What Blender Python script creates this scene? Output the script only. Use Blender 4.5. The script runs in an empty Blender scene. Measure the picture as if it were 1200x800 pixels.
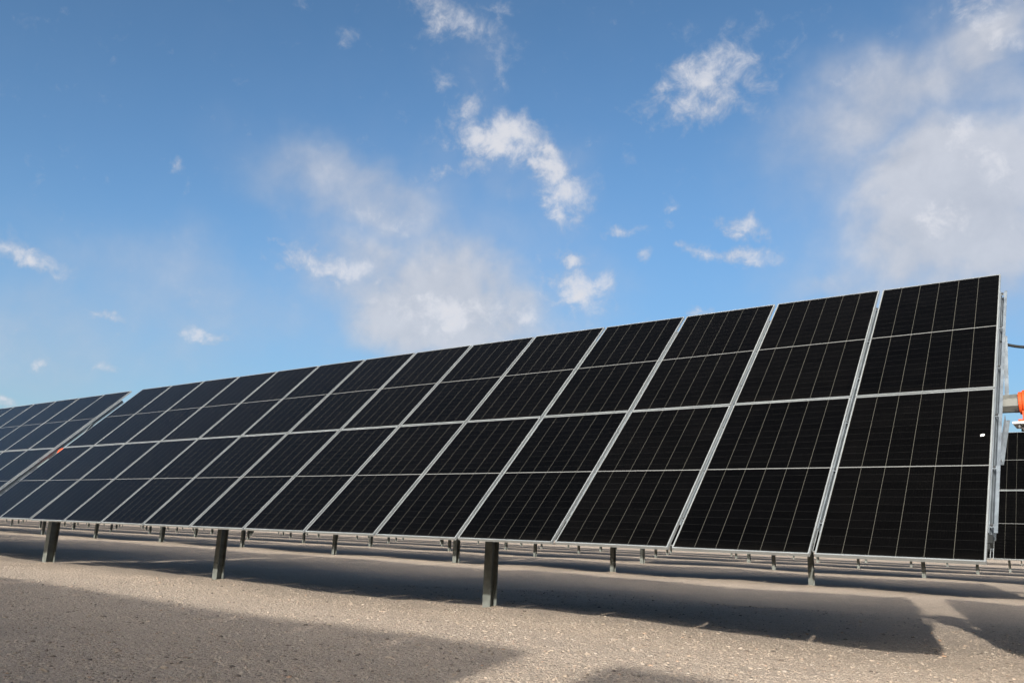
import bpy, bmesh, math, random
import numpy as np
from mathutils import Matrix, Vector

random.seed(7)
rng = np.random.default_rng(7)
R = math.radians
S = bpy.context.scene
COL = S.collection

# ------------------------------------------------------------------ camera
cam_data = bpy.data.cameras.new('camera')
cam = bpy.data.objects.new('camera', cam_data)
COL.objects.link(cam)
cam_data.lens = 28.795
cam_data.sensor_width = 36.0
cam_data.sensor_fit = 'HORIZONTAL'
cam_data.clip_start = 0.05
cam_data.clip_end = 20000
cam.matrix_world = Matrix(((0.80324, 0.10664, 0.58604, 0.947),
                           (0.59431, -0.20967, -0.77642, -9.318),
                           (0.04008, 0.97194, -0.23179, 0.961),
                           (0, 0, 0, 1)))
S.camera = cam

# ------------------------------------------------------------------ light
SUN_VEC = Vector((0.80, -2.38, 1.0)).normalized()          # towards the sun
SUN_EL = math.asin(SUN_VEC.z)
SUN_AZ = math.atan2(SUN_VEC.x, SUN_VEC.y)                   # clockwise from +Y
sun_data = bpy.data.lights.new('sun', 'SUN')
sun_data.energy = 4.8
sun_data.angle = R(1.0)
sun_data.color = (1.0, 0.96, 0.88)
sun = bpy.data.objects.new('sun', sun_data)
COL.objects.link(sun)
sun.rotation_euler = SUN_VEC.to_track_quat('Z', 'Y').to_euler()

S.view_settings.view_transform = 'Standard'
S.view_settings.look = 'None'
S.view_settings.gamma = 1
S.view_settings.use_curve_mapping = False
S.view_settings.exposure = 0.85
S.render.engine = 'CYCLES'
S.cycles.max_bounces = 8

SKY_STRENGTH = 0.085
PUFFS = [  # azimuth, elevation, half width, half height (degrees), slant, density
    (-38.7, 27.4, 3.69, 1.55, -5, 1.15),
    (-34.9, 25.8, 1.86, 1.42, 1, 1.10),
    (-33.2, 23.6, 1.95, 2.16, -19, 0.95),
    (-41.2, 29.2, 1.47, 0.96, 14, 0.75),
    (-42.9, 34.5, 4.27, 1.46, -21, 0.80),
    (-38.7, 35.6, 1.70, 1.02, 3, 0.60),
    (-42.6, 30.6, 1.86, 1.10, -14, 0.60),
    (-41.4, 25.0, 3.28, 1.00, 12, 0.60),
    (-38.6, 32.6, 1.01, 1.99, 3, 0.48),
    (-22.6, 30.6, 4.65, 2.47, 27, 0.85),
    (-24.0, 28.9, 2.81, 1.49, -4, 0.60),
    (-20.4, 21.1, 2.12, 0.91, -16, 0.85),
    (-21.2, 19.3, 3.40, 0.57, -9, 0.85),
    (-33.3, 19.2, 1.51, 0.66, 4, 0.90),
    (-32.4, 17.1, 2.27, 1.92, -14, 0.95),
    (-30.5, 17.6, 1.05, 1.48, 0, 0.90),
    (-28.9, 21.4, 1.78, 0.51, -1, 0.70),
    (-50.5, 17.6, 4.04, 1.30, -8, 0.75),
    (-69.3, 15.2, 2.58, 0.83, -11, 0.95),
    (-70.5, 15.8, 1.10, 1.00, 13, 0.85),
    (-63.9, 12.7, 1.48, 0.40, -4, 0.70),
    (-58.6, 12.0, 2.13, 0.49, 5, 0.72),
    (-63.8, 8.9, 0.98, 0.53, 2, 0.75),
    (-67.6, 9.0, 0.68, 0.39, 8, 0.65),
    (-68.7, 6.6, 1.22, 0.44, 7, 0.75),
    (-61.7, 22.4, 0.58, 0.73, 12, 0.60),
    (-54.1, 18.7, 0.98, 0.35, 8, 0.65),
    (-27.5, 19.5, 0.67, 0.51, -1, 0.65),
    (-25.8, 21.2, 0.66, 0.58, -2, 0.60),
    (-25.4, 22.9, 0.58, 0.43, -2, 0.60),
    (-25.3, 20.2, 0.73, 0.36, -2, 0.60),
    (-23.6, 15.8, 1.59, 0.36, -1, 0.65),
    (-36.1, 15.3, 1.14, 0.82, 2, 0.70),
    (-50.5, 32.4, 1.39, 0.91, 10, 0.45),
    (-6.0, 25.1, 1.43, 1.00, -12, 0.60),
    (-7.9, 20.5, 2.07, 1.31, 14, 0.50),
    (-4.1, 22.7, 2.12, 1.51, 12, 0.50),
    (-10.1, 22.1, 1.42, 0.96, 14, 0.42),
    (-4.6, 31.9, 2.06, 1.25, 0, 0.60),
    (-3.1, 30.1, 1.27, 1.02, -16, 0.60),
    (-46.5, 21.0, 3.44, 1.05, -14, 0.45),
    (-41.5, 15.3, 4.44, 1.55, -1, 0.62),
    (-38.4, 28.0, 2.31, 1.01, -5, 0.50),
    (-11.6, 30.4, 2.74, 0.63, 31, 0.35),
]
SOFT = [  # azimuth, elevation, half width, half height (degrees), slant, density
    (-47.5, 21.8, 8.44, 3.01, -16, 0.62),
    (-50.5, 23.5, 4.12, 1.95, -35, 0.50),
    (-41.8, 15.8, 8.78, 4.15, -10, 1.15),
    (-45.4, 18.8, 6.91, 2.64, -27, 0.55),
    (-47.1, 17.5, 7.44, 3.51, -15, 0.40),
    (-7.2, 20.9, 6.79, 5.16, 20, 1.20),
    (-11.0, 20.5, 5.07, 3.74, 20, 0.60),
    (-3.5, 23.9, 3.75, 3.48, 11, 0.70),
    (-12.0, 17.2, 6.90, 2.44, 6, 0.65),
    (-9.6, 28.0, 8.57, 3.89, 28, 0.80),
    (-3.9, 31.0, 3.52, 2.38, -5, 0.85),
    (-15.2, 27.1, 3.95, 1.95, 30, 0.40),
    (-3.1, 27.9, 3.81, 3.78, -15, 0.55),
    (-15.7, 17.0, 5.21, 2.50, -4, 0.35),
    (-67.8, 10.4, 8.87, 4.88, 9, 0.42),
    (-58.9, 13.9, 13.23, 4.99, -1, 0.40),
    (-13.2, 23.3, 5.90, 4.86, 25, 0.42),
    (-7.7, 28.9, 6.96, 3.82, 21, 0.50),
    (-9.4, 18.3, 8.01, 3.71, 4, 0.60),
    (-41.2, 20.9, 10.96, 6.42, -16, 0.30),
    (-36.6, 25.5, 5.22, 2.86, -17, 0.28),
    (-41.3, 32.2, 3.38, 4.25, 14, 0.20),
    (-31.6, 17.7, 4.12, 2.36, 1, 0.25),
]

world = bpy.data.worlds.new('World')
S.world = world
world.use_nodes = True
wn, wl = world.node_tree.nodes, world.node_tree.links
wn.clear()


def wmath(op, a, b=None, c=None, clamp=False):
    n = wn.new('ShaderNodeMath')
    n.operation = op
    n.use_clamp = clamp
    for i, v in enumerate((a, b, c)):
        if v is None:
            continue
        if isinstance(v, (int, float)):
            n.inputs[i].default_value = v
        else:
            wl.new(v, n.inputs[i])
    return n.outputs[0]


def wnoise(vec, scale, detail, rough=0.5, dist=0.0):
    n = wn.new('ShaderNodeTexNoise')
    n.inputs['Scale'].default_value = scale
    n.inputs['Detail'].default_value = detail
    n.inputs['Roughness'].default_value = rough
    n.inputs['Distortion'].default_value = dist
    wl.new(vec, n.inputs['Vector'])
    return n


def wsmooth(v, lo, hi):
    n = wn.new('ShaderNodeMapRange')
    n.interpolation_type = 'SMOOTHSTEP'
    n.inputs['From Min'].default_value = lo
    n.inputs['From Max'].default_value = hi
    wl.new(v, n.inputs['Value'])
    return n.outputs[0]


def warp(vec, noise, amount):
    s = wn.new('ShaderNodeVectorMath')
    s.operation = 'SUBTRACT'
    wl.new(noise.outputs['Color'], s.inputs[0])
    s.inputs[1].default_value = (0.5, 0.5, 0.5)
    m = wn.new('ShaderNodeVectorMath')
    m.operation = 'MULTIPLY_ADD'
    wl.new(s.outputs[0], m.inputs[0])
    m.inputs[1].default_value = (amount,) * 3
    wl.new(vec, m.inputs[2])
    return m.outputs[0]


def blob_field(vec, blobs):
    """Largest of a set of elliptical gaussians on the sky sphere."""
    total = None
    for az, el, a, b, slant, amp in blobs:
        az, el = R(az), R(el)
        c = Vector((math.sin(az) * math.cos(el), math.cos(az) * math.cos(el), math.sin(el)))
        e1 = c.cross(Vector((0, 0, 1))).normalized()
        e2 = e1.cross(c)
        ca, sa = math.cos(R(slant)), math.sin(R(slant))
        u = (e1 * ca + e2 * sa) / R(a)
        v = (e2 * ca - e1 * sa) / R(b)
        d1 = wn.new('ShaderNodeVectorMath')
        d1.operation = 'DOT_PRODUCT'
        wl.new(vec, d1.inputs[0])
        d1.inputs[1].default_value = u
        d2 = wn.new('ShaderNodeVectorMath')
        d2.operation = 'DOT_PRODUCT'
        wl.new(vec, d2.inputs[0])
        d2.inputs[1].default_value = v
        q = wmath('MULTIPLY', d1.outputs['Value'], d1.outputs['Value'])
        q = wmath('MULTIPLY_ADD', d2.outputs['Value'], d2.outputs['Value'], q)
        q = wmath('MULTIPLY', wmath('POWER', 0.4, q), amp)
        total = q if total is None else wmath('SMOOTH_MAX', total, q, 0.12)
    return total


tc = wn.new('ShaderNodeTexCoord')
DIR = tc.outputs['Generated']
sky = wn.new('ShaderNodeTexSky')
sky.sky_type = 'NISHITA'
sky.sun_disc = False
sky.sun_elevation = SUN_EL
sky.sun_rotation = SUN_AZ
sky.altitude = 1000
sky.air_density = 1.0
sky.dust_density = 1.0
sky.ozone_density = 1.6
hs = wn.new('ShaderNodeHueSaturation')
hs.inputs['Saturation'].default_value = 1.18
hs.inputs['Hue'].default_value = 0.497
wl.new(sky.outputs[0], hs.inputs['Color'])

lum = wn.new('ShaderNodeRGBToBW')
wl.new(hs.outputs[0], lum.inputs[0])
roll = wmath('POWER', wmath('ADD', 1.0, wmath('POWER', wmath('DIVIDE', lum.outputs[0], 2.3), 4.0)), -0.25)
sc_ = wn.new('ShaderNodeVectorMath')
sc_.operation = 'SCALE'
wl.new(hs.outputs[0], sc_.inputs[0])
lift = wmath('POWER', wmath('DIVIDE', lum.outputs[0], 2.4), 0.3)
wl.new(wmath('MULTIPLY', wmath('MULTIPLY', roll, lift), 1.24), sc_.inputs['Scale'])
CLEAR = sc_.outputs[0]

n_big = wnoise(DIR, 9, 4, 0.55)
n_fine = wnoise(DIR, 38, 7, 0.62, 0.3)
n_mid = wnoise(DIR, 16, 6, 0.58, 0.2)
pv = warp(warp(DIR, n_fine, 0.022), n_mid, 0.05)
sv = warp(DIR, n_big, 0.16)
puff = blob_field(pv, PUFFS)
puff = wmath('ADD', puff, wmath('MULTIPLY', wmath('SUBTRACT', n_fine.outputs[0], 0.5), 1.7))
puff = wmath('MULTIPLY', wsmooth(puff, 0.24, 1.25), 0.95)
soft = blob_field(sv, SOFT)
mod = wmath('MULTIPLY_ADD', wmath('SUBTRACT', n_mid.outputs[0], 0.5), 1.0, 1.0)
soft = wmath('MULTIPLY', soft, mod)
soft = wmath('MULTIPLY', wsmooth(soft, 0.0, 0.95), 0.86)
# unseen fill light added for the shade: glow round the sun, broken cloud overhead
side = wn.new('ShaderNodeVectorMath')
side.operation = 'DOT_PRODUCT'
wl.new(DIR, side.inputs[0])
side.inputs[1].default_value = (-0.586, 0.776, 0.232)
behind = wsmooth(side.outputs['Value'], 0.68, 0.40)
behind = wmath('MULTIPLY', behind, wmath('MULTIPLY', wsmooth(n_big.outputs[0], 0.42, 0.62), 0.22))
near = wn.new('ShaderNodeVectorMath')
near.operation = 'DOT_PRODUCT'
wl.new(DIR, near.inputs[0])
near.inputs[1].default_value = SUN_VEC
# gaussian in angle: 1 - cos(a) ~ a^2 / 2
aureole = wmath('EXPONENT', wmath('DIVIDE', wmath('SUBTRACT', near.outputs['Value'], 1.0), R(15) ** 2))
inv = wmath('MULTIPLY', wmath('SUBTRACT', 1.0, puff), wmath('SUBTRACT', 1.0, soft))
dens = wmath('SUBTRACT', 1.0, wmath('MULTIPLY', inv, wmath('SUBTRACT', 1.0, behind)), clamp=True)

cl = wn.new('ShaderNodeMix')
cl.data_type = 'RGBA'
tone = wmath('ADD', puff, wmath('MULTIPLY', soft, 0.45))
tone = wmath('ADD', tone, wmath('MULTIPLY', wmath('SUBTRACT', n_mid.outputs[0], 0.5), 0.9))
wl.new(wsmooth(tone, 0.0, 0.9), cl.inputs['Factor'])
CLOUD_GREY = (3.35, 3.5, 3.9)
CLOUD_LIT = (4.75, 4.8, 5.1)
CLOUD_FILL = (5.0, 4.8, 4.6)
AUREOLE = (142.0, 134.0, 123.0)
cl.inputs['A'].default_value = CLOUD_GREY + (1,)
cl.inputs['B'].default_value = CLOUD_LIT + (1,)
cs = wn.new('ShaderNodeMix')
cs.data_type = 'RGBA'
wl.new(behind, cs.inputs['Factor'])
wl.new(cl.outputs['Result'], cs.inputs['A'])
cs.inputs['B'].default_value = CLOUD_FILL + (1,)
mx = wn.new('ShaderNodeMix')
mx.data_type = 'RGBA'
wl.new(dens, mx.inputs['Factor'])
wl.new(CLEAR, mx.inputs['A'])
wl.new(cs.outputs['Result'], mx.inputs['B'])
bg = wn.new('ShaderNodeBackground')
bg.inputs['Strength'].default_value = SKY_STRENGTH
gl = wn.new('ShaderNodeVectorMath')
gl.operation = 'MULTIPLY_ADD'
wl.new(aureole, gl.inputs[0])
gl.inputs[1].default_value = AUREOLE
wl.new(mx.outputs['Result'], gl.inputs[2])
wl.new(gl.outputs[0], bg.inputs['Color'])
wo = wn.new('ShaderNodeOutputWorld')
wl.new(bg.outputs[0], wo.inputs['Surface'])

# ------------------------------------------------------------------ materials


class NT:
    def __init__(self, name):
        self.mat = bpy.data.materials.new(name)
        self.mat.use_nodes = True
        self.n, self.l = self.mat.node_tree.nodes, self.mat.node_tree.links
        self.b = self.n['Principled BSDF']

    def new(self, t, **kw):
        n = self.n.new(t)
        for k, v in kw.items():
            setattr(n, k, v)
        return n

    def put(self, sock, v):
        if isinstance(v, (int, float)):
            sock.default_value = v
        elif isinstance(v, tuple):
            sock.default_value = v if len(v) == 4 or sock.type == 'VECTOR' else v + (1,)
        else:
            self.l.new(v, sock)

    def math(self, op, a, b=None, c=None, clamp=False):
        n = self.new('ShaderNodeMath', operation=op, use_clamp=clamp)
        for i, v in enumerate((a, b, c)):
            if v is not None:
                self.put(n.inputs[i], v)
        return n.outputs[0]

    def noise(self, vec, scale, detail=3, rough=0.5):
        n = self.new('ShaderNodeTexNoise')
        self.l.new(vec, n.inputs['Vector'])
        n.inputs['Scale'].default_value = scale
        n.inputs['Detail'].default_value = detail
        n.inputs['Roughness'].default_value = rough
        return n.outputs[0]

    def range(self, v, a, b, c, d, smooth=True):
        n = self.new('ShaderNodeMapRange')
        if smooth:
            n.interpolation_type = 'SMOOTHSTEP'
        self.put(n.inputs['Value'], v)
        for k, x in zip(('From Min', 'From Max', 'To Min', 'To Max'), (a, b, c, d)):
            n.inputs[k].default_value = x
        return n.outputs[0]

    def mix(self, f, a, b, blend='MIX'):
        n = self.new('ShaderNodeMix', data_type='RGBA', blend_type=blend)
        self.put(n.inputs['Factor'], f)
        self.put(n.inputs['A'], a)
        self.put(n.inputs['B'], b)
        return n.outputs['Result']

    def bump(self, h, strength, dist):
        n = self.new('ShaderNodeBump')
        n.inputs['Strength'].default_value = strength
        n.inputs['Distance'].default_value = dist
        self.l.new(h, n.inputs['Height'])
        self.l.new(n.outputs[0], self.b.inputs['Normal'])

    def pos(self):
        return self.new('ShaderNodeNewGeometry').outputs['Position']

    def obj(self):
        return self.new('ShaderNodeTexCoord').outputs['Object']

    def set(self, **kw):
        names = dict(color='Base Color', rough='Roughness', metal='Metallic', spec='Specular IOR Level', coat='Coat Weight')
        for k, v in kw.items():
            self.put(self.b.inputs[names[k]], v)
        return self


def metal_mat(name, col, metal, rough, var=0.25, scale=6.0, rust=None):
    t = NT(name)
    p = t.pos()
    a = t.noise(p, scale, 4, 0.6)
    f = t.range(a, 0.3, 0.7, 1 - var, 1 + var)
    c = t.mix(1.0, col, f, 'MULTIPLY')
    if rust:
        c = t.mix(t.range(t.noise(p, scale * 3, 5, 0.7), 0.62, 0.75, 0, 0.8), c, rust)
    t.set(color=c, metal=metal, rough=t.range(a, 0.2, 0.8, rough - 0.08, rough + 0.1))
    return t.mat


M_FRAME = metal_mat('anodised_aluminium', (0.26, 0.27, 0.268), 0.5, 0.45, 0.06, 3)
M_GALV = metal_mat('galvanised_steel', (0.15, 0.17, 0.187), 0.5, 0.55, 0.18, 9)
M_POST = metal_mat('weathered_galvanised_post', (0.105, 0.112, 0.10), 0.25, 0.6, 0.25, 7)
M_TUBE = metal_mat('galvanised_tube', (0.085, 0.085, 0.076), 0.3, 0.6, 0.2, 11)
M_ORANGE = metal_mat('orange_paint', (0.40, 0.042, 0.004), 0.0, 0.65, 0.12, 8)
M_ORANGE.node_tree.nodes['Principled BSDF'].inputs['Specular IOR Level'].default_value = 0.25
M_WHITE = metal_mat('white_coated_steel', (0.45, 0.45, 0.45), 0.0, 0.45, 0.07, 6)
M_BLACK = metal_mat('black_rubber', (0.012, 0.013, 0.013), 0.0, 0.85, 0.2, 14)
M_BLACK.node_tree.nodes['Principled BSDF'].inputs['Specular IOR Level'].default_value = 0.2
M_BOLT = metal_mat('dark_steel_bolt', (0.07, 0.07, 0.07), 0.6, 0.5, 0.2, 20)
M_DROP = metal_mat('dried_white_dropping', (0.75, 0.74, 0.68), 0.0, 0.8, 0.08, 60)

PW, PL, FT, LIP = 1.303, 2.384, 0.035, 0.013      # module width, length, frame depth, frame lip
NCOL, NROW = 6, 11


def panel_material():
    t = NT('monocrystalline_cells_under_glass')
    uv = t.new('ShaderNodeUVMap', uv_map='metres').outputs[0]
    sp = t.new('ShaderNodeSeparateXYZ')
    t.l.new(uv, sp.inputs[0])
    u, v = sp.outputs[0], sp.outputs[1]

    def line(x, pitch, offset, width):
        f = t.math('MODULO', t.math('ADD', x, offset + 200 * pitch), pitch)
        d = t.math('ABSOLUTE', t.math('SUBTRACT', f, pitch / 2))
        d = t.math('SUBTRACT', pitch / 2, d)
        return t.math('LESS_THAN', d, width / 2)
    cw = (PW - 2 * LIP - 0.006) / NCOL
    ch = 1.1605 / NROW
    col = line(u, cw, 0.0, 0.0042)
    av = t.math('SUBTRACT', t.math('ABSOLUTE', v), 0.006)
    row = line(av, ch, 0.0, 0.003)
    mid = t.math('LESS_THAN', t.math('ABSOLUTE', v), 0.006)
    bus = line(u, cw / 10, 0.003, 0.0008)
    rnd = t.new('ShaderNodeObjectInfo').outputs['Random']
    cell = t.mix(rnd, (0.0004, 0.00042, 0.0005), (0.0008, 0.00075, 0.00075))
    # every cell of the string differs a little
    cc = t.new('ShaderNodeCombineXYZ')
    t.l.new(t.math('FLOOR', t.math('DIVIDE', u, cw)), cc.inputs[0])
    t.l.new(t.math('FLOOR', t.math('DIVIDE', v, ch)), cc.inputs[1])
    t.l.new(t.math('MULTIPLY', rnd, 50), cc.inputs[2])
    wnz = t.new('ShaderNodeTexWhiteNoise', noise_dimensions='3D')
    t.l.new(cc.outputs[0], wnz.inputs[0])
    cell = t.mix(1.0, cell, t.range(wnz.outputs[0], 0, 1, 0.75, 1.3, False), 'MULTIPLY')
    c = t.mix(t.math('MULTIPLY', bus, 0.5), cell, (0.005, 0.005, 0.0048))
    c = t.mix(row, c, (0.0075, 0.0075, 0.0072))
    c = t.mix(col, c, (0.046, 0.044, 0.037))
    c = t.mix(mid, c, (0.125, 0.125, 0.12))
    # thin film of desert dust, thicker towards the lower edge of each module
    p = t.pos()
    d = t.noise(p, 2.3, 5, 0.6)
    dust = t.math('MULTIPLY', t.range(d, 0.35, 0.8, 0.2, 1.0), 0.0012)
    low = t.math('MULTIPLY', t.range(v, -1.18, -1.06, 1, 0), t.math('MULTIPLY', d, 0.006))
    c = t.mix(t.math('ADD', dust, low), c, (0.42, 0.36, 0.29))
    t.set(color=c, rough=t.range(d, 0.3, 0.7, 0.10, 0.2), spec=0.13)
    t.b.inputs['Sheen Weight'].default_value = 0.05
    t.b.inputs['Sheen Roughness'].default_value = 0.35
    t.b.inputs['Sheen Tint'].default_value = (1.0, 0.86, 0.7, 1)
    t.b.inputs['IOR'].default_value = 1.22
    return t.mat


M_PANEL = panel_material()


def ground_material():
    t = NT('gravelly_desert_soil')
    p = t.pos()
    big = t.noise(p, 0.22, 4, 0.55)
    mid = t.noise(p, 1.7, 5, 0.6)
    fine = t.noise(p, 34, 6, 0.7)
    vor = t.new('ShaderNodeTexVoronoi')
    t.l.new(p, vor.inputs['Vector'])
    vor.inputs['Scale'].default_value = 62
    sep = t.new('ShaderNodeSeparateColor')
    t.l.new(vor.outputs['Color'], sep.inputs[0])
    c = t.mix(t.range(big, 0.35, 0.65, 0, 1), (0.311, 0.249, 0.191), (0.347, 0.282, 0.219))
    c = t.mix(t.range(mid, 0.35, 0.7, 0, 0.55), c, (0.275, 0.220, 0.171))
    c = t.mix(t.range(sep.outputs[0], 0.0, 1.0, 0.0, 0.75, False), c, (0.234, 0.186, 0.144))
    c = t.mix(t.range(sep.outputs[1], 0.82, 0.9, 0.0, 0.6), c, (0.420, 0.350, 0.273))
    c = t.mix(t.range(fine, 0.52, 0.78, 0, 0.7), c, (0.178, 0.140, 0.111))
    h = t.math('ADD', t.math('MULTIPLY', vor.outputs['Distance'], -0.5), fine)
    lump = t.noise(p, 11, 4, 0.65)
    c = t.mix(t.range(lump, 0.45, 0.72, 0, 0.45), c, (0.193, 0.152, 0.119))
    vor2 = t.new('ShaderNodeTexVoronoi')
    t.l.new(p, vor2.inputs['Vector'])
    vor2.inputs['Scale'].default_value = 24
    h = t.math('ADD', h, t.math('MULTIPLY', mid, 1.5))
    h = t.math('ADD', h, t.math('MULTIPLY', lump, 2.2))
    h = t.math('ADD', h, t.math('MULTIPLY', vor2.outputs['Distance'], -1.1))
    t.set(color=c, rough=0.95, spec=0.15)
    t.bump(h, 1.0, 0.016)
    return t.mat


M_GROUND = ground_material()


def stone_material():
    t = NT('loose_limestone_gravel')
    ramp = t.new('ShaderNodeValToRGB')
    at = t.new('ShaderNodeAttribute', attribute_name='tone')
    t.l.new(at.outputs['Fac'], ramp.inputs[0])
    cr = ramp.color_ramp
    cr.interpolation = 'LINEAR'
    stops = [(0.0, (0.056, 0.043, 0.035)), (0.15, (0.129, 0.101, 0.080)), (0.32, (0.218, 0.173, 0.133)), (0.6, (0.275, 0.222, 0.171)),
             (0.8, (0.234, 0.199, 0.165)), (0.93, (0.267, 0.228, 0.183)), (1.0, (0.259, 0.165, 0.109))]
    cr.elements[0].position, cr.elements[0].color = stops[0][0], stops[0][1] + (1,)
    cr.elements[1].position, cr.elements[1].color = stops[-1][0], stops[-1][1] + (1,)
    for q, k in stops[1:-1]:
        e = cr.elements.new(q)
        e.color = k + (1,)
    n = t.noise(t.pos(), 120, 3, 0.6)
    c = t.mix(1.0, ramp.outputs[0], t.range(n, 0.3, 0.7, 0.8, 1.15), 'MULTIPLY')
    t.set(color=c, rough=0.92, spec=0.13)
    t.b.inputs['Sheen Weight'].default_value = 0.05
    t.b.inputs['Sheen Roughness'].default_value = 0.35
    t.b.inputs['Sheen Tint'].default_value = (1.0, 0.86, 0.7, 1)
    return t.mat


M_STONE = stone_material()

# ------------------------------------------------------------------ mesh helpers


class MB:
    """Collects boxes, prisms and tubes into one bmesh."""

    def __init__(self):
        self.bm = bmesh.new()
        self.uv = self.bm.loops.layers.uv.new('metres')
        self.slot = 0

    def hexa(self, pts):
        vs = [self.bm.verts.new(p) for p in pts]
        for q in ((0, 3, 2, 1), (4, 5, 6, 7), (0, 1, 5, 4), (1, 2, 6, 5), (2, 3, 7, 6), (3, 0, 4, 7)):
            f = self.bm.faces.new([vs[i] for i in q])
            f.material_index = self.slot
        return self

    def box(self, a, b, mtx=None):
        (x0, y0, z0), (x1, y1, z1) = a, b
        pts = [Vector(p) for p in ((x0, y0, z0), (x1, y0, z0), (x1, y1, z0), (x0, y1, z0),
                                   (x0, y0, z1), (x1, y0, z1), (x1, y1, z1), (x0, y1, z1))]
        if mtx is not None:
            pts = [mtx @ p for p in pts]
        return self.hexa(pts)

    def prism(self, poly, axis, a, b, mtx=None):
        """poly: 2-D outline; axis 'x' -> (y,z), 'z' -> (x,y), 'y' -> (x,z)."""
        def pt(q, t):
            v = {'x': (t, q[0], q[1]), 'z': (q[0], q[1], t), 'y': (q[0], t, q[1])}[axis]
            v = Vector(v)
            return mtx @ v if mtx is not None else v
        lo = [self.bm.verts.new(pt(q, a)) for q in poly]
        hi = [self.bm.verts.new(pt(q, b)) for q in poly]
        n = len(poly)
        fs = [self.bm.faces.new(lo[::-1]), self.bm.faces.new(hi)]
        for i in range(n):
            fs.append(self.bm.faces.new((lo[i], lo[(i + 1) % n], hi[(i + 1) % n], hi[i])))
        for f in fs:
            f.material_index = self.slot
        return self

    def ngon(self, r, n=16, phase=0.0, centre=(0, 0)):
        return [(centre[0] + r * math.cos(phase + 2 * math.pi * i / n), centre[1] + r * math.sin(phase + 2 * math.pi * i / n)) for i in range(n)]

    def tube(self, pts, r, n=10):
        pts = [Vector(p) for p in pts]
        rings = []
        for i, p in enumerate(pts):
            d = (pts[min(i + 1, len(pts) - 1)] - pts[max(i - 1, 0)]).normalized()
            s = d.cross(Vector((0.13, 0.2, 1))).normalized()
            k = s.cross(d)
            rings.append([self.bm.verts.new(p + (s * math.cos(2 * math.pi * j / n) + k * math.sin(2 * math.pi * j / n)) * r) for j in range(n)])
        for a, b in zip(rings, rings[1:]):
            for j in range(n):
                f = self.bm.faces.new((a[j], a[(j + 1) % n], b[(j + 1) % n], b[j]))
                f.material_index = self.slot
                f.smooth = True
        for ring, flip in ((rings[0], True), (rings[-1], False)):
            f = self.bm.faces.new(ring[::-1] if flip else ring)
            f.material_index = self.slot
        return self

    def sheet(self, pts, uvs):
        vs = [self.bm.verts.new(p) for p in pts]
        f = self.bm.faces.new(vs)
        f.material_index = self.slot
        for l, q in zip(f.loops, uvs):
            l[self.uv].uv = q
        return self

    def mesh(self, name, *mats, bevel=0.0, flip=True):
        if flip:
            bmesh.ops.recalc_face_normals(self.bm, faces=self.bm.faces[:])
        if bevel:
            es = [e for e in self.bm.edges if len(e.link_faces) == 2 and e.calc_face_angle(0) > 0.6]
            bmesh.ops.bevel(self.bm, geom=es, offset=bevel, segments=2, affect='EDGES', profile=0.6)
        me = bpy.data.meshes.new(name)
        self.bm.to_mesh(me)
        self.bm.free()
        for m in mats:
            me.materials.append(m)
        return me


def obj(name, me, parent=None, loc=None, mtx=None):
    o = bpy.data.objects.new(name, me)
    COL.objects.link(o)
    if parent is not None:
        o.parent = parent
    if mtx is not None:
        o.matrix_local = mtx
    elif loc is not None:
        o.location = loc
    return o


def tag(o, label, cat, group=None):
    o['label'] = label
    o['category'] = cat
    if group:
        o['group'] = group
    return o


# ------------------------------------------------------------------ ground


def smooth_noise(x, y, seed):
    r = np.random.default_rng(seed)
    z = np.zeros_like(x)
    for wl_, amp in ((9.0, 0.030), (4.1, 0.016), (2.0, 0.010), (0.9, 0.007), (0.45, 0.004)):
        for _ in range(5):
            a = r.uniform(0, 2 * math.pi)
            k = 2 * math.pi / (wl_ * r.uniform(0.75, 1.3))
            z += amp * 0.5 * np.sin(k * (x * math.cos(a) + y * math.sin(a)) + r.uniform(0, 6.28))
    return z


def ground_height(x, y):
    fade = np.exp(-np.maximum(0, np.hypot(x + 6, y - 2) - 30) / 30)
    z = smooth_noise(x, y, 3) * fade * 0.8 - 0.05
    # low mounds of driven-up soil round the post feet
    for px, py in ((-6.4, 0.16), (-12.8, 0.16), (-19.45, 0.16), (0.37, 0.16), (-6.52, 15.06), (-12.92, 15.06)):
        q = np.hypot(x - px, y - py)
        z = z + 0.035 * np.exp(-(q / 0.22) ** 2) * (1 + 0.5 * np.sin(9 * x + 7 * y))
    return z


def axis_coords(lo, hi, dense_lo, dense_hi, step):
    c = list(np.arange(dense_lo, dense_hi + 1e-6, step))
    s, x = step, dense_hi
    while x < hi:
        s *= 1.12
        x += s
        c.append(x)
    s, x = step, dense_lo
    while x > lo:
        s *= 1.12
        x -= s
        c.insert(0, x)
    return np.array(c)


gx = axis_coords(-6000, 6000, -24, 4, 0.11)
gy = axis_coords(-600, 6000, -7.5, 18, 0.11)
GX, GY = np.meshgrid(gx, gy)
GZ = ground_height(GX, GY)
nx, ny = len(gx), len(gy)
gm = bpy.data.meshes.new('ground')
gm.vertices.add(nx * ny)
gm.vertices.foreach_set('co', np.stack([GX, GY, GZ], -1).astype(np.float32).ravel())
i0 = (np.arange(ny - 1)[:, None] * nx + np.arange(nx - 1)[None, :]).ravel()
quads = np.stack([i0, i0 + 1, i0 + nx + 1, i0 + nx], 1).ravel()
nq = len(i0)
gm.loops.add(nq * 4)
gm.loops.foreach_set('vertex_index', quads.astype(np.int32))
gm.polygons.add(nq)
gm.polygons.foreach_set('loop_start', (np.arange(nq) * 4).astype(np.int32))
gm.polygons.foreach_set('use_smooth', np.ones(nq, bool))
gm.update(calc_edges=True)
gm.materials.append(M_GROUND)
ground = obj('ground', gm)
ground['kind'] = 'structure'


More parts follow.
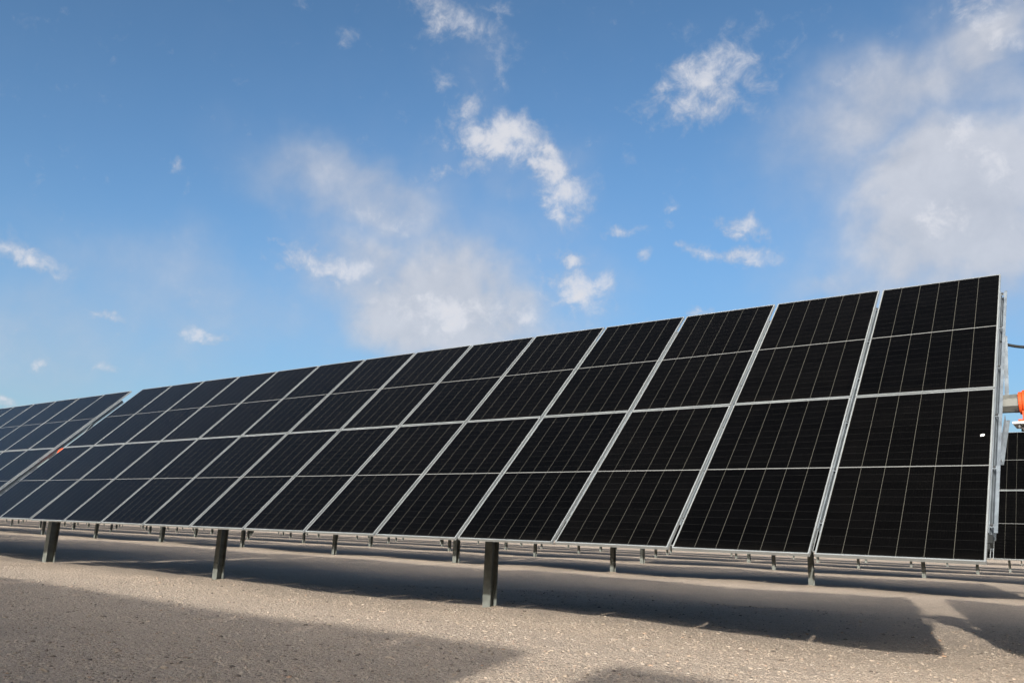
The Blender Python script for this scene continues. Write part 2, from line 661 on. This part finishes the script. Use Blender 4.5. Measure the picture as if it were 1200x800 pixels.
def scatter_stones(n_small, n_big):
    """Loose gravel: thousands of small angular stones in one mesh."""
    bm = bmesh.new()
    bmesh.ops.create_icosphere(bm, subdivisions=1, radius=1)
    base = np.array([v.co[:] for v in bm.verts])
    tri = np.array([[v.index for v in f.verts] for f in bm.faces])
    bm.free()
    n = n_small + n_big
    # denser towards the camera
    m = n * 3
    d = 4.0 + 13.0 * rng.random(m) ** 1.35
    az = np.radians(rng.uniform(-72, -2, m))
    X = 0.947 + d * np.sin(az)
    Y = -9.318 + d * np.cos(az)
    keep = np.flatnonzero((Y > -7) & (Y < 6))[:n]
    X, Y = X[keep], Y[keep]
    n = len(X)
    size = 0.0035 + 0.006 * rng.random(n) ** 2
    nb = min(n_big, n)
    size[:nb] = 0.010 + 0.016 * rng.random(nb) ** 3
    rng.shuffle(size)
    sc = size[:, None] * np.stack([rng.uniform(0.8, 1.5, n), rng.uniform(0.7, 1.2, n), rng.uniform(0.35, 0.65, n)], 1)
    jit = 1 + rng.uniform(-0.28, 0.28, (n, len(base), 1))
    P = base[None] * jit * sc[:, None, :]
    a = rng.uniform(0, 2 * math.pi, n)
    b = rng.uniform(-0.5, 0.5, n)
    ca, sa, cb, sb = np.cos(a)[:, None], np.sin(a)[:, None], np.cos(b)[:, None], np.sin(b)[:, None]
    y2, z2 = P[..., 1] * cb - P[..., 2] * sb, P[..., 1] * sb + P[..., 2] * cb
    x3, y3 = P[..., 0] * ca - y2 * sa, P[..., 0] * sa + y2 * ca
    Z = ground_height(X, Y) + sc[:, 2] * rng.uniform(-0.35, 0.3, n)
    V = np.stack([x3 + X[:, None], y3 + Y[:, None], z2 + Z[:, None]], -1)
    nv, nt = len(base), len(tri)
    me = bpy.data.meshes.new('gravel')
    me.vertices.add(n * nv)
    me.vertices.foreach_set('co', V.astype(np.float32).ravel())
    T = (tri[None] + (np.arange(n) * nv)[:, None, None]).astype(np.int32)
    me.loops.add(n * nt * 3)
    me.loops.foreach_set('vertex_index', T.ravel())
    me.polygons.add(n * nt)
    me.polygons.foreach_set('loop_start', (np.arange(n * nt) * 3).astype(np.int32))
    at = me.attributes.new('tone', 'FLOAT', 'FACE')
    at.data.foreach_set('value', np.repeat(rng.random(n), nt).astype(np.float32))
    me.update(calc_edges=True)
    me.materials.append(M_STONE)
    o = obj('gravel', me)
    tag(o, 'small pale stones lying loose all over the bare ground', 'gravel')
    o['kind'] = 'stuff'


scatter_stones(120000, 9000)

# ------------------------------------------------------------------ solar tracker

TILT = 0.7779
PITCH = 1.3765                    # column to column
NC = 14
GAPV = 0.02
ZC = 2.603                        # height of the glass plane over the tube
ROWS = 14.9                       # row to row
PERIOD = NC * PITCH + 0.76        # tracker to tracker along a row
WID = NC * PITCH
PW2 = PITCH - 0.047               # module width laid on this grid
T = Matrix.Translation((0, 0, ZC)) @ Matrix.Rotation(TILT, 4, 'X')      # table frame: x along the row, y up the slope, z out of the glass
TUBE_Z = -(FT + 0.088 + 0.083)    # tube centre behind the glass
TUBE = T @ Vector((0, 0, TUBE_Z))
TUBE_R = 0.082
DRIVE_X = 0.37
POST_X = (-6.40, -12.80)


def mesh_panel():
    w, l = PW2 / 2, PL / 2
    b = MB()
    b.sheet([(-w + LIP - 0.002, -l + LIP - 0.002, -0.003), (w - LIP + 0.002, -l + LIP - 0.002, -0.003), (w - LIP + 0.002, l - LIP + 0.002, -0.003), (-w + LIP - 0.002, l - LIP + 0.002, -0.003)],
            [(-0.6385, -1.179), (0.6385, -1.179), (0.6385, 1.179), (-0.6385, 1.179)])
    b.sheet([(-w + LIP, l - LIP, -0.0085), (w - LIP, l - LIP, -0.0085), (w - LIP, -l + LIP, -0.0085), (-w + LIP, -l + LIP, -0.0085)],
            [(0.1, 0.06)] * 4)
    return b.mesh('solar_panel', M_PANEL, flip=False)


def mesh_panel_frame():
    w, l = PW2 / 2, PL / 2
    b = MB()
    b.box((-w, -l, -FT), (w, -l + LIP, 0))
    b.box((-w, l - LIP, -FT), (w, l, 0))
    b.box((-w, -l + LIP, -FT), (-w + LIP, l - LIP, 0))
    b.box((w - LIP, -l + LIP, -FT), (w, l - LIP, 0))
    # inner foot flange
    b.box((-w + LIP, -l + LIP, -FT), (-w + LIP + 0.02, l - LIP, -FT + 0.002))
    b.box((w - LIP - 0.02, -l + LIP, -FT), (w - LIP, l - LIP, -FT + 0.002))
    return b.mesh('frame', M_FRAME)


def mesh_junction():
    b = MB()
    b.box((-0.07, -0.04, -0.03), (0.07, 0.04, -0.009))
    return b.mesh('junction_box', M_BLACK, bevel=0.004)


RAIL_L = 2.03


def mesh_rail():
    """Hat-section rail laid up the slope under a pair of module edges."""
    b = MB()
    z0, z1 = -FT - 0.088, -FT - 0.001
    t = 0.004
    b.prism([(-0.045, z1), (-0.045, z1 - t), (-0.020, z1 - t), (-0.020, z0), (0.020, z0), (0.020, z1 - t), (0.045, z1 - t), (0.045, z1),
             (0.020 - t, z1), (0.020 - t, z0 + t), (-0.020 + t, z0 + t), (-0.020 + t, z1)], 'y', -RAIL_L, RAIL_L)
    # module clamps with their bolts
    b.slot = 1
    for s in (-1.95, -1.2, -0.42, 0.42, 1.2, 1.95):
        b.prism(b.ngon(0.012, 6, 0, (0.0, s)), 'z', z1 - 0.01, -FT + 0.018)
        b.prism(b.ngon(0.009, 6, 0, (s, -FT - 0.04)), 'x', 0.020, 0.030)
    b.slot = 2
    for s in (-1.95, -1.2, -0.42, 0.42, 1.2, 1.95):
        b.box((-0.018, s - 0.02, z1), (0.018, s + 0.02, z1 + 0.004))
    return b.mesh('mounting_rail', M_GALV, M_BOLT, M_GALV)


def mesh_brace(sgn):
    """Strut from the rail down to the back of the torque tube."""
    b = MB()
    y1, z1 = sgn * 1.06, -FT - 0.05
    y0, z0 = sgn * 0.06, TUBE_Z - TUBE_R - 0.045
    p, q = Vector((0, y1, z1)), Vector((0, y0, z0))
    d = (q - p).normalized()
    n = d.cross(Vector((1, 0, 0))).normalized()
    m = Matrix(((1, d.x, n.x, p.x), (0, d.y, n.y, p.y), (0, d.z, n.z, p.z), (0, 0, 0, 1)))
    L = (q - p).length
    b.box((0.021, 0, -0.03), (0.025, L, 0.03), m)
    b.box((0.025, 0, 0.026), (0.060, L, 0.03), m)
    b.slot = 1
    b.prism(b.ngon(0.012, 6, 0, (0.03, 0.0)), 'x', 0.031, 0.044, m)
    return b.mesh('brace', M_GALV, M_BOLT)


def octagon(r, phase=math.pi / 8):
    return [(r * math.cos(phase + i * math.pi / 4), r * math.sin(phase + i * math.pi / 4)) for i in range(8)]


def mesh_tube():
    b = MB()
    poly = [(y, z + TUBE_Z) for y, z in octagon(TUBE_R / math.cos(math.pi / 8))]
    b.prism(poly, 'x', -WID - 0.12, 0.16)
    big = [(y, z + TUBE_Z) for y, z in octagon((TUBE_R + 0.004) / math.cos(math.pi / 8))]
    b.prism(big, 'x', -0.005, 0.142)
    return b.mesh('torque_tube', M_TUBE)


def ibeam(b, x, y, z0, z1, w=0.135, d=0.15, tf=0.010, tw=0.008):
    h, k = w / 2, d / 2
    b.prism([(x - h, y - k), (x + h, y - k), (x + h, y - k + tf), (x + tw / 2, y - k + tf), (x + tw / 2, y + k - tf), (x + h, y + k - tf),
             (x + h, y + k), (x - h, y + k), (x - h, y + k - tf), (x - tw / 2, y + k - tf), (x - tw / 2, y - k + tf), (x - h, y - k + tf)], 'z', z0, z1)


def mesh_post():
    b = MB()
    ibeam(b, 0, TUBE.y, -0.4, TUBE.z - 0.16)
    return b.mesh('post', M_POST)


def mesh_bearing():
    b = MB()
    y, z = TUBE.y, TUBE.z
    ro, ri = 0.155, 0.112
    n = 20
    for i in range(n):
        a0, a1 = 2 * math.pi * i / n, 2 * math.pi * (i + 1) / n
        q = [(y + r * math.cos(a), z + r * math.sin(a)) for r, a in ((ri, a0), (ro, a0), (ro, a1), (ri, a1))]
        b.prism(q, 'x', -0.03, 0.03)
    b.box((-0.06, y - 0.11, z - 0.30), (-0.031, y + 0.11, z - 0.10))
    b.box((0.031, y - 0.11, z - 0.30), (0.06, y + 0.11, z - 0.10))
    return b.mesh('bearing', M_GALV)


def mesh_drive():
    """Orange slewing drive on the tube axis, stepped discs and a worm housing below."""
    y, z = TUBE.y, TUBE.z
    b = MB()
    for r, a, c in ((0.112, -0.21, -0.175), (0.128, -0.175, -0.135), (0.155, -0.135, 0.135), (0.128, 0.135, 0.175), (0.112, 0.175, 0.21)):
        b.prism(b.ngon(r, 28, 0, (y, z)), 'x', a, c)
    m = Matrix.Translation((0, y, z))
    b.prism(b.ngon(0.055, 20, 0, (-0.0, -0.125)), 'y', -0.2, 0.2, m)       # worm housing
    b.prism(b.ngon(0.075, 24, 0, (0.0, -0.125)), 'y', -0.235, -0.2, m)
    b.prism(b.ngon(0.075, 24, 0, (0.0, -0.125)), 'y', 0.2, 0.235, m)
    b.box((-0.22, -0.17, -0.205), (0.22, 0.17, -0.182), m)                  # orange foot flange
    b.box((-0.185, -0.11, -0.1815), (0.185, 0.11, -0.09), m)
    b.slot = 1
    for i in range(10):
        a = 2 * math.pi * i / 10
        b.prism(b.ngon(0.012, 6, 0, (y + 0.142 * math.cos(a), z + 0.142 * math.sin(a))), 'x', -0.147, -0.1355)
    return b.mesh('slew_drive', M_ORANGE, M_BOLT, bevel=0.004)


def mesh_head():
    b = MB()
    m = Matrix.Translation((0, TUBE.y, TUBE.z))
    b.box((-0.27, -0.19, -0.228), (0.27, 0.19, -0.2055), m)
    b.box((-0.165, -0.15, -0.40), (0.165, 0.15, -0.229), m)
    for x in (-0.235, 0.205):
        b.prism([(x, -0.229), (x + 0.03, -0.229), (x + (0.07 if x < 0 else 0.03), -0.30), (x + (0.07 if x < 0 else -0.04), -0.30)], 'y', -0.06, 0.06, m)
    return b.mesh('post_head', M_WHITE, bevel=0.004)


def mesh_head_bolt():
    b = MB()
    b.prism(b.ngon(0.014, 6), 'z', -0.262, -0.2285)
    return b.mesh('bolt', M_BOLT)


def mesh_drive_post():
    b = MB()
    ibeam(b, 0, TUBE.y, -0.4, TUBE.z - 0.401, 0.18, 0.2)
    return b.mesh('drive_post', M_POST)


def mesh_coupling():
    """Square coupling between tube end and slewing ring."""
    b = MB()
    poly = [(y, z + TUBE_Z) for y, z in octagon((TUBE_R + 0.006) / math.cos(math.pi / 8))]
    b.prism(poly, 'x', DRIVE_X - 0.256, DRIVE_X - 0.211)
    b.slot = 1
    b.prism(b.ngon(0.014, 8, 0, (DRIVE_X - 0.232, TUBE_Z - 0.01)), 'y', -0.1, 0.1)
    return b.mesh('coupling', M_TUBE, M_BOLT)


def mesh_cable():
    """Slack conduit bridging the gap behind the modules."""
    b = MB()
    pts = []
    for i in range(25):
        t = i / 24
        x = -0.03 + 0.74 * t
        sag = -0.10 * (1 - (2 * t - 1) ** 2) ** 0.8
        p = T @ Vector((x, 1.05, -FT - 0.08))
        pts.append((p.x, p.y, p.z + sag))
    b.tube(pts, 0.016, 10)
    return b.mesh('cable', M_BLACK)


def mesh_end_connector():
    b = MB()
    m = T
    b.box((-0.028, -RAIL_L - 0.11, -FT - 0.07), (0.03, -RAIL_L - 0.012, -FT - 0.004), m)
    b.box((-0.012, -RAIL_L - 0.17, -FT - 0.05), (0.012, -RAIL_L - 0.11, -FT - 0.015), m)
    return b.mesh('cable_connector', M_BLACK, bevel=0.006)


ME = dict(panel=mesh_panel(), frame=mesh_panel_frame(), junction=mesh_junction(), rail=mesh_rail(), up=mesh_brace(1), down=mesh_brace(-1),
          tube=mesh_tube(), post=mesh_post(), bearing=mesh_bearing(), drive=mesh_drive(), head=mesh_head(), hbolt=mesh_head_bolt(),
          dpost=mesh_drive_post(), coupling=mesh_coupling(), cable=mesh_cable(), conn=mesh_end_connector())


def tracker(x, y, label, group=None, dx=0.0, drive_x=DRIVE_X):
    root = bpy.data.objects.new('solar_tracker', None)
    COL.objects.link(root)
    root.location = (x, y, 0)
    root.empty_display_size = 0.3
    tag(root, label, 'solar tracker', group)
    obj('torque_tube', ME['tube'], root, mtx=T)
    for i in range(NC):
        for s in (-1, 1):
            cx = -PITCH * (i + 0.5)
            cy = s * (PL + GAPV) / 2
            jit = Matrix.Rotation(R(random.gauss(0, 0.10)), 4, 'X') @ Matrix.Rotation(R(random.gauss(0, 0.10)), 4, 'Y')
            p = obj('solar_panel', ME['panel'], root, mtx=T @ Matrix.Translation((cx, cy, random.gauss(0, 0.0008))) @ jit)
            obj('frame', ME['frame'], p)
            obj('junction_box', ME['junction'], p)
    for i in range(NC + 1):
        rx = -PITCH * i
        rl = obj('mounting_rail', ME['rail'], root, mtx=T @ Matrix.Translation((rx, 0, 0)))
        obj('brace', ME['up'], rl)
        obj('brace', ME['down'], rl)
    for px in POST_X:
        po = obj('post', ME['post'], root, loc=(px + dx, 0, 0))
        obj('bearing', ME['bearing'], po)
    d = obj('slew_drive', ME['drive'], root, loc=(drive_x, 0, 0))
    h = obj('post_head', ME['head'], d)
    obj('coupling', ME['coupling'], root, mtx=T @ Matrix.Translation((drive_x - DRIVE_X, 0, 0)))
    for bx in (-0.215, 0.215):
        for by in (-0.15, 0.15):
            obj('bolt', ME['hbolt'], d, loc=(bx, TUBE.y + by, TUBE.z))
    obj('post', ME['dpost'], root, loc=(drive_x, 0, 0))
    obj('cable', ME['cable'], root)
    obj('cable_connector', ME['conn'], root, loc=(-0.02, 0, 0))
    return root


GROUP = 'solar trackers standing in parallel rows'
tracker(0, 0, 'big black solar tracker filling the middle and right of the picture, two modules high', GROUP)
tracker(-WID - 0.52, 0, 'solar tracker at left edge in line with the big one, beyond a narrow slanting gap', GROUP, 0, 0.34)
tracker(-0.42, ROWS, 'black solar tracker of the second row, showing in the gap beside the orange drive', GROUP, 0.3)


def mesh_far_tracker():
    b = MB()
    b.prism([(y, z) for y, z in [(TUBE.y + 0.084 * math.cos(a * math.pi / 4), TUBE.z + 0.084 * math.sin(a * math.pi / 4)) for a in range(8)]], 'x', -WID - 0.6, 0.3)
    b.slot = 1
    for px in POST_X:
        ibeam(b, px, TUBE.y, -0.4, TUBE.z - 0.095)
    ibeam(b, DRIVE_X, TUBE.y, -0.4, TUBE.z - 0.401, 0.18, 0.2)
    b.slot = 4
    b.prism(b.ngon(0.155, 14, 0, (TUBE.y, TUBE.z)), 'x', DRIVE_X - 0.12, DRIVE_X + 0.12)
    b.box((DRIVE_X - 0.2, TUBE.y - 0.17, TUBE.z - 0.205), (DRIVE_X + 0.2, TUBE.y + 0.17, TUBE.z - 0.12))
    b.slot = 5
    b.box((DRIVE_X - 0.2, TUBE.y - 0.16, TUBE.z - 0.40), (DRIVE_X + 0.2, TUBE.y + 0.16, TUBE.z - 0.206))
    b.slot = 2
    w, l = PW2 / 2, PL / 2
    for i in range(NC):
        for s in (-1, 1):
            m = T @ Matrix.Translation((-PITCH * (i + 0.5), s * (PL + GAPV) / 2, 0))
            b.box((-w, -l, -FT), (w, l, -0.004), m)
    for i in range(NC + 1):
        b.box((-0.042, -RAIL_L, -FT - 0.088), (0.026, RAIL_L, -FT - 0.001), T @ Matrix.Translation((-PITCH * i + 0, 0, 0)))
    bmesh.ops.recalc_face_normals(b.bm, faces=b.bm.faces[:])
    b.slot = 3
    for i in range(NC):
        for s in (-1, 1):
            m = T @ Matrix.Translation((-PITCH * (i + 0.5), s * (PL + GAPV) / 2, 0))
            b.sheet([m @ Vector(p) for p in ((-w + LIP, -l + LIP, 0), (w - LIP, -l + LIP, 0), (w - LIP, l - LIP, 0), (-w + LIP, l - LIP, 0))],
                    [(-0.6385, -1.179), (0.6385, -1.179), (0.6385, 1.179), (-0.6385, 1.179)])
    return b.mesh('solar_tracker', M_TUBE, M_POST, M_FRAME, M_PANEL, M_ORANGE, M_WHITE, flip=False)


FAR = mesh_far_tracker()
ORD = ['', 'first', 'second', 'third', 'fourth', 'fifth', 'sixth', 'seventh', 'eighth', 'ninth', 'tenth', 'eleventh', 'twelfth', 'thirteenth', 'fourteenth']
proto = None


def far_tracker(x, y, label, group):
    global proto
    if proto is None:
        proto = bpy.data.objects.new('solar_tracker', FAR)
        o = proto
    else:
        o = proto.copy()
    COL.objects.link(o)
    o.location = (x, y, 0)
    tag(o, label, 'solar tracker', group)
    return o


# the row behind the camera: it throws the shade over the foreground
for k in (-3, -2, -1, 0, 1):
    far_tracker(k * PERIOD, -ROWS, 'solar tracker of the row behind the viewer, shading the foreground', 'solar trackers of the row behind the viewer')
far_tracker(PERIOD, 0, 'solar tracker carrying on the big one to the right, past the orange drive', GROUP)
for k in (-3, -2):
    far_tracker(k * PERIOD, 0, 'solar tracker continuing the front row beyond the left edge of the picture', 'solar trackers continuing the front row leftward')
for r in (1, 2, 3, 4, 5, 8, 9, 10):
    y = r * ROWS
    right = 0.947 - math.tan(R(5.5)) * (y + 9.3)
    left = 0.947 - math.tan(R(69.5)) * (y + 9.3)
    k = 1 if r < 3 else 0
    seen = 0
    while k * PERIOD > left and k > -12:
        x = k * PERIOD
        vis = x - WID < right
        if vis:
            seen += 1
        if r == 1 and k == 0:
            k -= 1
            continue
        if vis:
            lab = 'distant solar tracker in the %s row back, %s counted from the right' % (ORD[r + 1 if r < 6 else r - 1], ORD[min(seen, 13)])
            far_tracker(x, y, lab, GROUP)
        elif r < 3:
            far_tracker(x, y, 'solar tracker of a rear row standing beyond the right edge of the picture', 'solar trackers beyond the right edge')
        k -= 1

# ------------------------------------------------------------------ small things


def dropping():
    bm = bmesh.new()
    bmesh.ops.create_icosphere(bm, subdivisions=3, radius=1)
    for v in bm.verts:
        a = math.atan2(v.co.y, v.co.x)
        k = 1 + 0.16 * math.sin(2 * a + 0.6) + 0.1 * math.sin(5 * a)
        v.co = Vector((v.co.x * 0.017 * k, v.co.y * 0.019 * k, v.co.z * 0.004))
    me = bpy.data.meshes.new('bird_dropping')
    bm.to_mesh(me)
    bm.free()
    for p in me.polygons:
        p.use_smooth = True
    me.materials.append(M_DROP)
    o = obj('bird_dropping', me)
    o.matrix_world = T @ Matrix.Translation((-0.105, -0.765, 0.0005))
    tag(o, 'small white splash on the black glass near the right end of the big tracker', 'bird dropping')


dropping()
